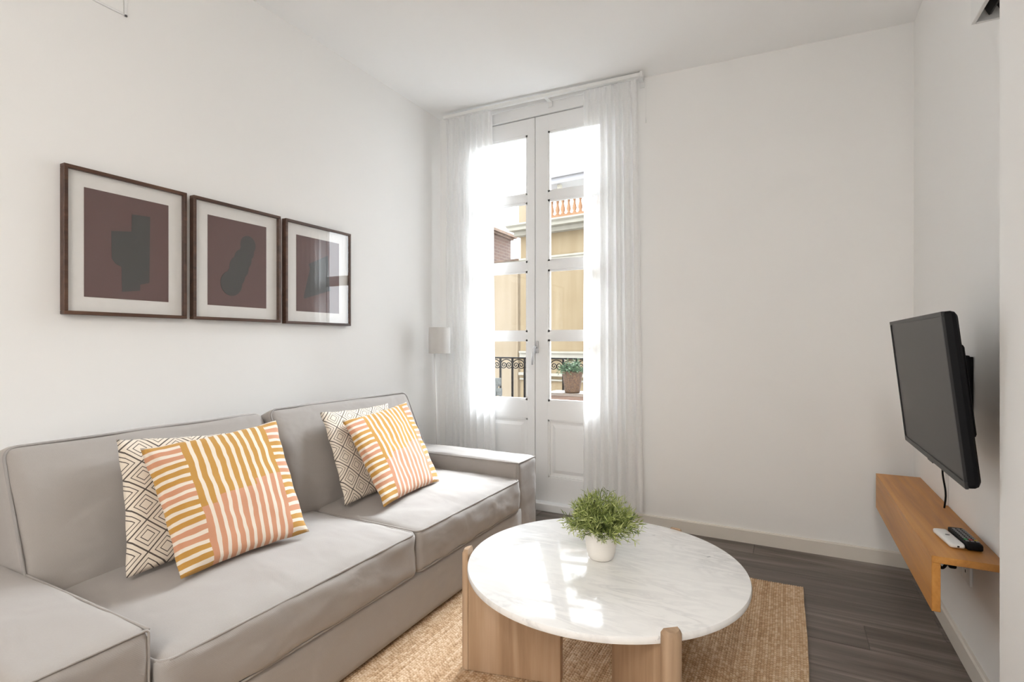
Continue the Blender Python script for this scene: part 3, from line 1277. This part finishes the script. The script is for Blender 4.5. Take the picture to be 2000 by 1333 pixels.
pillow('throw_pillow', (-1.561, .912, .432), (-1.543, 1.360, .432), (-1.852, 1.465, .802), (-1.842, .948, .779), .10, M_stripe, 1.3,
       'ochre and pink striped pillow leaning on the nearer back cushion')
pillow('throw_pillow', (-1.715, .846, .430), (-1.69, 1.33, .430), (-1.925, 1.462, .764), (-1.93, .923, .806), .068, M_diamond, 2.1,
       'cream pillow with black diamond lines behind the nearer striped pillow')
pillow('throw_pillow', (-1.508, 1.727, .428), (-1.547, 2.18, .428), (-1.853, 2.30, .797), (-1.828, 1.806, .759), .09, M_stripe, 4.4,
       'ochre and pink striped pillow leaning on the far back cushion')
pillow('throw_pillow', (-1.664, 1.660, .428), (-1.676, 2.12, .428), (-1.930, 2.235, .79), (-1.905, 1.744, .80), .062, M_diamond, 5.2,
       'cream pillow with black diamond lines behind the far striped pillow')


# ---------------------------------------------------------------- jute rug
def rug():
    x0, x1, y0, y1 = -1.46, .066, .55, 2.727
    rw, st = .0092, .0115
    nx = int((x1 - x0) / rw) * 4 + 1
    ny = int((y1 - y0) / .004)
    rng = np.random.default_rng(5)
    X = np.linspace(x0, x1, nx)
    Y = np.linspace(y0, y1, ny)
    gx, gy = np.meshgrid(X, Y)
    row = np.floor((gx - x0) / rw + 1e-6).astype(int)
    row = np.clip(row, 0, int((x1 - x0) / rw))
    fx = (gx - x0) / rw - row
    rp = rng.random(row.max() + 2) * 1.0
    rs = .9 + .25 * rng.random(row.max() + 2)
    phase = gy / (st * rs[row]) + rp[row] + (row % 2) * .5
    k = np.floor(phase).astype(int)
    fy = phase - k
    h = .0060 * np.sqrt(np.clip(np.sin(np.pi * np.clip(fx, 0.02, .98)), 0, 1)) * (.45 + .55 * np.sqrt(np.abs(np.sin(np.pi * fy))))
    rt = rng.random((row.max() + 2, 512))
    band = rng.random(row.max() + 2)
    low = np.interp(gy, np.linspace(y0, y1, 30), rng.random(30))
    tone = .34 + .36 * rt[row, np.mod(k, 512)] + .28 * band[row] + .1 * low - .42 * (np.abs(np.sin(np.pi * fy)) < .38) - .22 * (np.abs(fx - .5) > .38)
    # wavy cut edges
    wx = .0015 * np.sin(gy * 9) * (np.abs(gx - (x0 + x1) / 2) / (x1 - x0) * 2) ** 6 + .0006 * np.sin(gy * 31)
    wy = .003 * np.sin(gx * 17)
    z = .0105 + h
    border = np.zeros_like(z, bool)
    border[0, :] = border[-1, :] = border[:, 0] = border[:, -1] = True
    z[border] = .001
    V = np.stack([gx + wx, gy + wy, z], -1).reshape(-1, 3)
    idx = np.arange(nx * ny).reshape(ny, nx)
    F = np.stack([idx[:-1, :-1], idx[:-1, 1:], idx[1:, 1:], idx[1:, :-1]], -1).reshape(-1, 4)
    me = bpy.data.meshes.new('jute_rug')
    me.vertices.add(len(V))
    me.vertices.foreach_set('co', V.astype(np.float32).ravel())
    me.loops.add(F.size)
    me.loops.foreach_set('vertex_index', F.astype(np.int32).ravel())
    me.polygons.add(len(F))
    me.polygons.foreach_set('loop_start', np.arange(0, F.size, 4, dtype=np.int32))
    me.polygons.foreach_set('loop_total', np.full(len(F), 4, np.int32))
    me.update(calc_edges=True)
    at = me.attributes.new('tone', 'FLOAT', 'POINT')
    at.data.foreach_set('value', np.clip(tone, 0, 1).astype(np.float32).ravel())
    me.shade_smooth()
    me.materials.append(M_jute)
    o = link(bpy.data.objects.new('jute_rug', me))
    tag(o, 'woven natural jute rug under the coffee table and sofa front', 'rug')
    return o


rug()

# ---------------------------------------------------------------- coffee table
TC = Vector((-.537, 1.678, .0172))
CT = empty('coffee_table', TC)
tag(CT, 'round white marble coffee table on three pale wooden slab legs', 'table')
tz = .4 - TC.z
bm = NB()
lathe(bm, [(0, tz - .022), (.438, tz - .022), (.4445, tz - .019), (.446, tz - .014), (.446, tz - .006), (.444, tz - .001), (.441, tz), (0, tz)], 128)
top = obj('tabletop', bm, M_marble, CT)
for p in top.data.polygons:
    p.use_smooth = True
top.data.set_sharp_from_angle(angle=R(30))


def table_leg(px, py, ang, rise=.022):
    """slab on edge; its outer end is a round post that rises past the rim and grips it"""
    d = Vector((math.cos(R(ang)), math.sin(R(ang)), 0))
    t, L = .052, .315
    bm = NB()
    box(bm, -L, -.0, -t / 2, t / 2, 0, tz - .0225, .004, 2)
    # half-round outer end
    zt = tz + rise
    n = 10
    pts = [(0.0, -t / 2)] + [(.004 + t / 2 * math.sin(PI * k / n) * .9, -t / 2 * math.cos(PI * k / n)) for k in range(n + 1)] + [(0.0, t / 2)]
    A = [bm.verts.new((x, yv, 0)) for x, yv in pts]
    B = [bm.verts.new((x, yv, zt - .010 - .010 * (x / .03))) for x, yv in pts]
    C = [bm.verts.new((x * .72 + .001, yv * .72, zt - .001 - .004 * (x / .03))) for x, yv in pts]
    m = len(pts)
    for i in range(m):
        k = (i + 1) % m
        bm.faces.new((A[i], A[k], B[k], B[i]))
        bm.faces.new((B[i], B[k], C[k], C[i]))
    bm.faces.new(list(reversed(A)))
    bm.faces.new(C)
    bmesh.ops.recalc_face_normals(bm, faces=bm.faces[:])
    o = obj('leg', bm, M_oakleg, CT, False)
    o.data.shade_smooth()
    o.data.set_sharp_from_angle(angle=R(35))
    o.location = (px - TC.x, py - TC.y, 0)
    o.rotation_euler = (0, 0, R(ang))
    return o


rr = .4475
for a, turn, up in ((199, 193, .022), (309, 309, .022), (70, 70, .004)):
    table_leg(TC.x + rr * math.cos(R(a)), TC.y + rr * math.sin(R(a)), turn, up)

# plant on the table
PP = empty('potted_plant', (-.552, 1.700, .4003))
tag(PP, 'small green herb in a white ceramic pot on the marble table', 'potted plant')
bm = NB()
lathe(bm, [(0, .0), (.030, .0), (.037, .003), (.043, .010), (.0465, .022), (.050, .045), (.0535, .075), (.0555, .102), (.055, .104), (.0525, .103), (.0505, .094), (.048, .080), (0, .080)], 48)
obj('pot', bm, M_pot, PP, True)
bm = NB()
lathe(bm, [(0, .094), (.030, .092), (.0503, .088), (.0503, .082), (0, .082)], 24)
obj('soil', bm, M_soil, PP)
fo = link(bpy.data.objects.new('foliage', needles(230, .055, .132, 88, 7, .027, .096, per=22, droop=.10, wid=.0016, floor=.098)), PP)
fo.data.materials.append(M_herb)
fo['kind'] = 'stuff'


# ---------------------------------------------------------------- pictures
def picture(y0, y1, z0, z1, motif, label):
    cy_, cz = (y0 + y1) / 2, (z0 + z1) / 2
    P = empty('framed_picture', (XL + .0005, cy_, cz))
    tag(P, label, 'picture', 'framed abstract prints above the sofa')
    hy, hz, fw, dp = (y1 - y0) / 2, (z1 - z0) / 2, .013, .030
    for nm, a in (('frame_rail', (-hy, hy, hz - fw, hz)), ('frame_rail', (-hy, hy, -hz, -hz + fw)),
                  ('frame_stile', (-hy, -hy + fw, -hz + fw, hz - fw)), ('frame_stile', (hy - fw, hy, -hz + fw, hz - fw))):
        bx(nm, M_walnut, 0, dp, a[0], a[1], a[2], a[3], P, .0012, 1)
    bx('mount', M_mat, .002, .012, -hy + fw, hy - fw, -hz + fw, hz - fw, P)
    py, pz = .1485, .2005
    pr = bx('print', M_print, .0122, .0130, -py, py, -pz, pz, P)
    bm = NB()
    for i, poly in enumerate(motif):
        prism(bm, [((u - .5) * 2 * py, (.5 - v) * 2 * pz) for u, v in poly], .0131, .0136 + .0002 * i, 0)
    obj('motif', bm, M_motif, pr)
    bx('glass', M_pglass, .0225, .0245, -hy + fw, hy - fw, -hz + fw, hz - fw, P)


def circ(cx, cz, r, n=28, sy=1.0):
    return [(cx + r * math.cos(2 * PI * k / n), cz + sy * r * math.sin(2 * PI * k / n)) for k in range(n)]


# print-relative outlines (u to the right, v down)
m1 = [[(.535, .165), (.76, .155), (.75, .82), (.635, .845), (.635, .905), (.42, .93), (.41, .69), (.34, .665), (.30, .62), (.295, .36), (.53, .335)]]
m2 = []
ring = []
cs = [(.665, .26, .135), (.645, .345, .125), (.575, .44, .15), (.51, .54, .165), (.46, .64, .15), (.38, .735, .18)]
m2 = [circ(a, b, r, 28, .80) for a, b, r in cs]
m3 = [[(.27, .36), (.72, .20), (.76, .62), (.80, .68), (.17, .83), (.16, .80), (.30, .42)]]
picture(.920, 1.351, 1.222, 1.757, m1, 'walnut framed print of a blocky grey shape, nearest and largest of the three pictures')
picture(1.379, 1.820, 1.222, 1.757, m2, 'walnut framed print of a lobed grey shape, middle of the three pictures')
picture(1.850, 2.302, 1.219, 1.756, m3, 'walnut framed print of an angular grey shape, picture closest to the curtain')

# flush access panel high on the left wall
AP = empty('access_panel', (XL + .0005, .80, 2.56))
tag(AP, 'flush white access panel high on the left wall above the pictures', 'wall panel')
bx('panel', M_wall, 0, .004, -.322, .322, -.158, .158, AP, .001, 1)
bm = NB()
for a in ((-.334, .334, .1595, .166), (-.334, .334, -.166, -.1595), (-.334, -.3235, -.166, .166), (.3235, .334, -.166, .166)):
    box(bm, 0, .006, a[0], a[1], a[2], a[3], .0008, 1)
obj('panel_frame', bm, M_joinery, AP)

# ---------------------------------------------------------------- tv, shelf and what is on it
TVe = empty('television', (.3583, 1.9888, .9825), (0, 0, 0))
tag(TVe, 'flat black television tilted on a bracket above the oak shelf', 'television')
TVW, TVH = .7297, .4305


def tvput(name, bm, mat, smooth=False, parent=None):
    o = obj(name, bm, mat, parent or TVe, smooth)
    if parent is None:
        o.rotation_euler = (0, R(-6.27), 0)
    return o


# local: x away from the viewer (towards the wall), y along the wall, z up; turned so the top leans into the room
bm = NB()
hy, hz = TVW / 2, TVH / 2
bmesh.ops.create_cube(bm, size=1)
bm.free()
bm = NB()
o_ = [(0.0, hy, hz), (.014, hy, hz), (.022, hy - .003, hz - .003), (.028, hy - .012, hz - .010), (.034, hy - .05, hz - .05), (.042, hy - .10, hz - .09)]
rings = []
for x, a, b in o_:
    r = .010
    rings.append([bm.verts.new((x + .002, p[0], p[1])) for p in rrect(a, b, r, 4)])
for A, B in zip(rings, rings[1:]):
    for i in range(len(A)):
        k = (i + 1) % len(A)
        bm.faces.new((A[i], A[k], B[k], B[i]))
bm.faces.new(list(reversed(rings[0])))
bm.faces.new(rings[-1])
bmesh.ops.recalc_face_normals(bm, faces=bm.faces[:])
tvput('casing', bm, M_black)
bm = NB()
bw = .012
for a in ((-hy, hy, hz - bw, hz), (-hy, hy, -hz, -hz + .017), (-hy, -hy + bw, -hz + .017, hz - bw), (hy - bw, hy, -hz + .017, hz - bw)):
    box(bm, -.004, .003, a[0], a[1], a[2], a[3], .0015, 2)
box(bm, -.003, .004, -.03, .03, -hz - .005, -hz + .004, .002)
tvput('bezel', bm, M_bezel)
bm = NB()
box(bm, -.0012, .0025, -hy + bw, hy - bw, -hz + .017, hz - bw)
tvput('screen', bm, M_screen)
bm = NB()
box(bm, .036, .097, -.09, .22, -.14, .125, .010)
tvput('rear_housing', bm, M_black)
bm = NB()
box(bm, .090, .105, .02, .20, -.10, .10, .004)
tube(bm, [(.100, .10, .0), (.120, .22, .0), (.172, .36, .0)], .016, 8)
box(bm, .165, .180, .30, .42, -.09, .09, .002)
br = obj('wall_bracket', bm, M_black, TVe)
br.location = (.0155, 0, 0)

SHF = empty('wall_shelf', (.38, 1.97, .322))
tag(SHF, 'oak wall shelf with a drop front mounted under the television', 'shelf')
bm = NB()
box(bm, 0, .1738, 0, 1.118, .144, .165, .0012, 1)
obj('shelf_top', bm, M_shelf, SHF)
bm = NB()
box(bm, 0, .0215, -.0005, 1.1185, 0, .1438, .0012, 1)
obj('front_board', bm, M_shelf, SHF)


def rot2(x, y, a):
    return x * math.cos(a) - y * math.sin(a), x * math.sin(a) + y * math.cos(a)


# white remote: a flat pebble, far end left, one dark button
RW = empty('remote_control', (.4545, 2.1375, .4873), (0, 0, R(6)))
tag(RW, 'small white remote control with one dark button on the oak shelf', 'remote control')
bm = soft_box((.040, .150, .017), .008, (0, .003, .002), (8, 14, 6))
obj('body', bm, M_white_pl, RW, True, loc=(0, 0, .0095))
bm = NB()
lathe(bm, [(0, .0), (.006, .0), (.006, .0015), (0, .002)], 16, (0, 0, 0))
bt = obj('button', bm, M_grey_pl, RW, True, loc=(-.002, .0, .0195))
bt['label'] = 'dark button'
bm = NB()
box(bm, -.003, .003, -.0785, -.0765, .007, .012, .001)
obj('infrared_window', bm, M_black, RW)

RB = empty('remote_control', (.4985, 2.150, .4873), (0, 0, R(4)))
tag(RB, 'black remote control with rows of keys beside the white one', 'remote control')
bm = soft_box((.042, .170, .021), .006, (0, .002, .002), (8, 16, 6))
obj('body', bm, M_black, RB, True, loc=(0, 0, .0112))
kcol = [M_grey_pl, plain('green_key', (.05, .32, .12, 1), .5), plain('red_key', (.5, .06, .05, 1), .5), plain('yellow_key', (.6, .45, .08, 1), .5), plain('blue_key', (.06, .12, .45, 1), .5)]
for r_ in range(9):
    for c_ in range(3):
        if r_ == 1:
            m_ = kcol[1 + c_]
        else:
            m_ = kcol[0]
        bm = NB()
        box(bm, -.0045, .0045, -.0035, .0035, 0, .0025, .001, 1)
        obj('key', bm, m_, RB, False, loc=((c_ - 1) * .0125, -.062 + r_ * .0145, .0222))

# cable from the television down to the shelf
bm = NB()
pts = []
for i in range(20):
    t = i / 19
    pts.append((.452 + .078 * min(1, t * 3) + .004 * math.sin(t * 9), 2.36 + .19 * min(1, t * 2.2) + .006 * math.sin(t * 14), .80 - t * .312))
tube(bm, pts, .0032, 8)
tag(obj('power_cable', bm, M_black, None, True), 'black cable hanging from the television down to the oak shelf', 'cable')
bm = NB()
box(bm, .5425, .5537, 2.600, 2.611, .4875, .80, .001)
tag(obj('cable_trunking', bm, M_white_pl), 'thin white cable trunking on the wall above the oak shelf', 'cable cover')
bm = NB()
pts = []
for i in range(24):
    t = i / 23
    pts.append((.403 + .048 * t, 2.05 + .03 * t, .464 - .040 * math.sin(PI * min(1, t * 1.12))))
tube(bm, pts, .0045, 8)
tube(bm, [(.451, 2.08, .462), (.47, 2.2, .455), (.53, 2.40, .36), (.542, 2.425, .335)], .004, 8)
box(bm, .441, .461, 2.065, 2.105, .424, .465, .005)
tag(obj('plug_cable', bm, M_black, None, True), 'looped black cable with plug hanging under the oak shelf', 'cable')
for i, (yc, lab) in enumerate(((2.425, 'white wall socket under the shelf beside the black plug'), (2.335, 'white wall socket under the shelf with dark slot, nearer the camera'))):
    SK = empty('wall_socket', (XR - .0005, yc, .335))
    tag(SK, lab, 'socket')
    bm = NB()
    box(bm, -.009, 0, -.041, .041, -.041, .041, .003)
    obj('cover_plate', bm, M_white_pl, SK)
    bm = NB()
    if i == 0:
        lathe(bm, [(.0, 0), (.019, 0), (.019, .002), (.016, .003), (.016, .001), (0, .001)], 20)
        s_ = obj('socket_well', bm, M_white_pl, SK, True)
        s_.rotation_euler = (0, R(-90), 0)
        s_.location = (-.009, 0, 0)
        bx('pin_hole', M_black, -.0105, -.0098, -.012, -.007, -.003, .003, SK)
        bx('pin_hole', M_black, -.0105, -.0098, .007, .012, -.003, .003, SK)
    else:
        box(bm, -.0105, -.0088, -.012, .012, -.012, .012, .001)
        obj('jack', bm, M_white_pl, SK)
        bx('pin_hole', M_black, -.0112, -.0104, -.004, .004, -.006, .004, SK)

# ---------------------------------------------------------------- white unit high on the right wall
AC = empty('wall_vent_unit', (XR - .0005, 1.76, 2.0))
tag(AC, 'white ventilation unit with open dark louvre high on the right wall', 'air vent')
bm = NB()
w0, w1 = -.122, .125
box(bm, -.104, -.094, w0, w1, 0, .30, .002)
box(bm, -.094, 0, w1 - .010, w1, 0, .30, .001)
box(bm, -.094, 0, w0, w0 + .010, 0, .30, .001)
box(bm, -.094, 0, w0 + .01, w1 - .01, .29, .30)
obj('casing', bm, M_white_pl, AC)
bx('back_plate', M_bezel, -.006, -.0005, w0 + .01, w1 - .01, .0, .29, AC)
for k in range(3):
    bm = NB()
    box(bm, -.003, .003, w0 + .012, w1 - .012, -.03, .03)
    s_ = obj('louvre', bm, M_bezel, AC)
    s_.location = (-.078 + k * .027, 0, .040)
    s_.rotation_euler = (0, R(-25), 0)
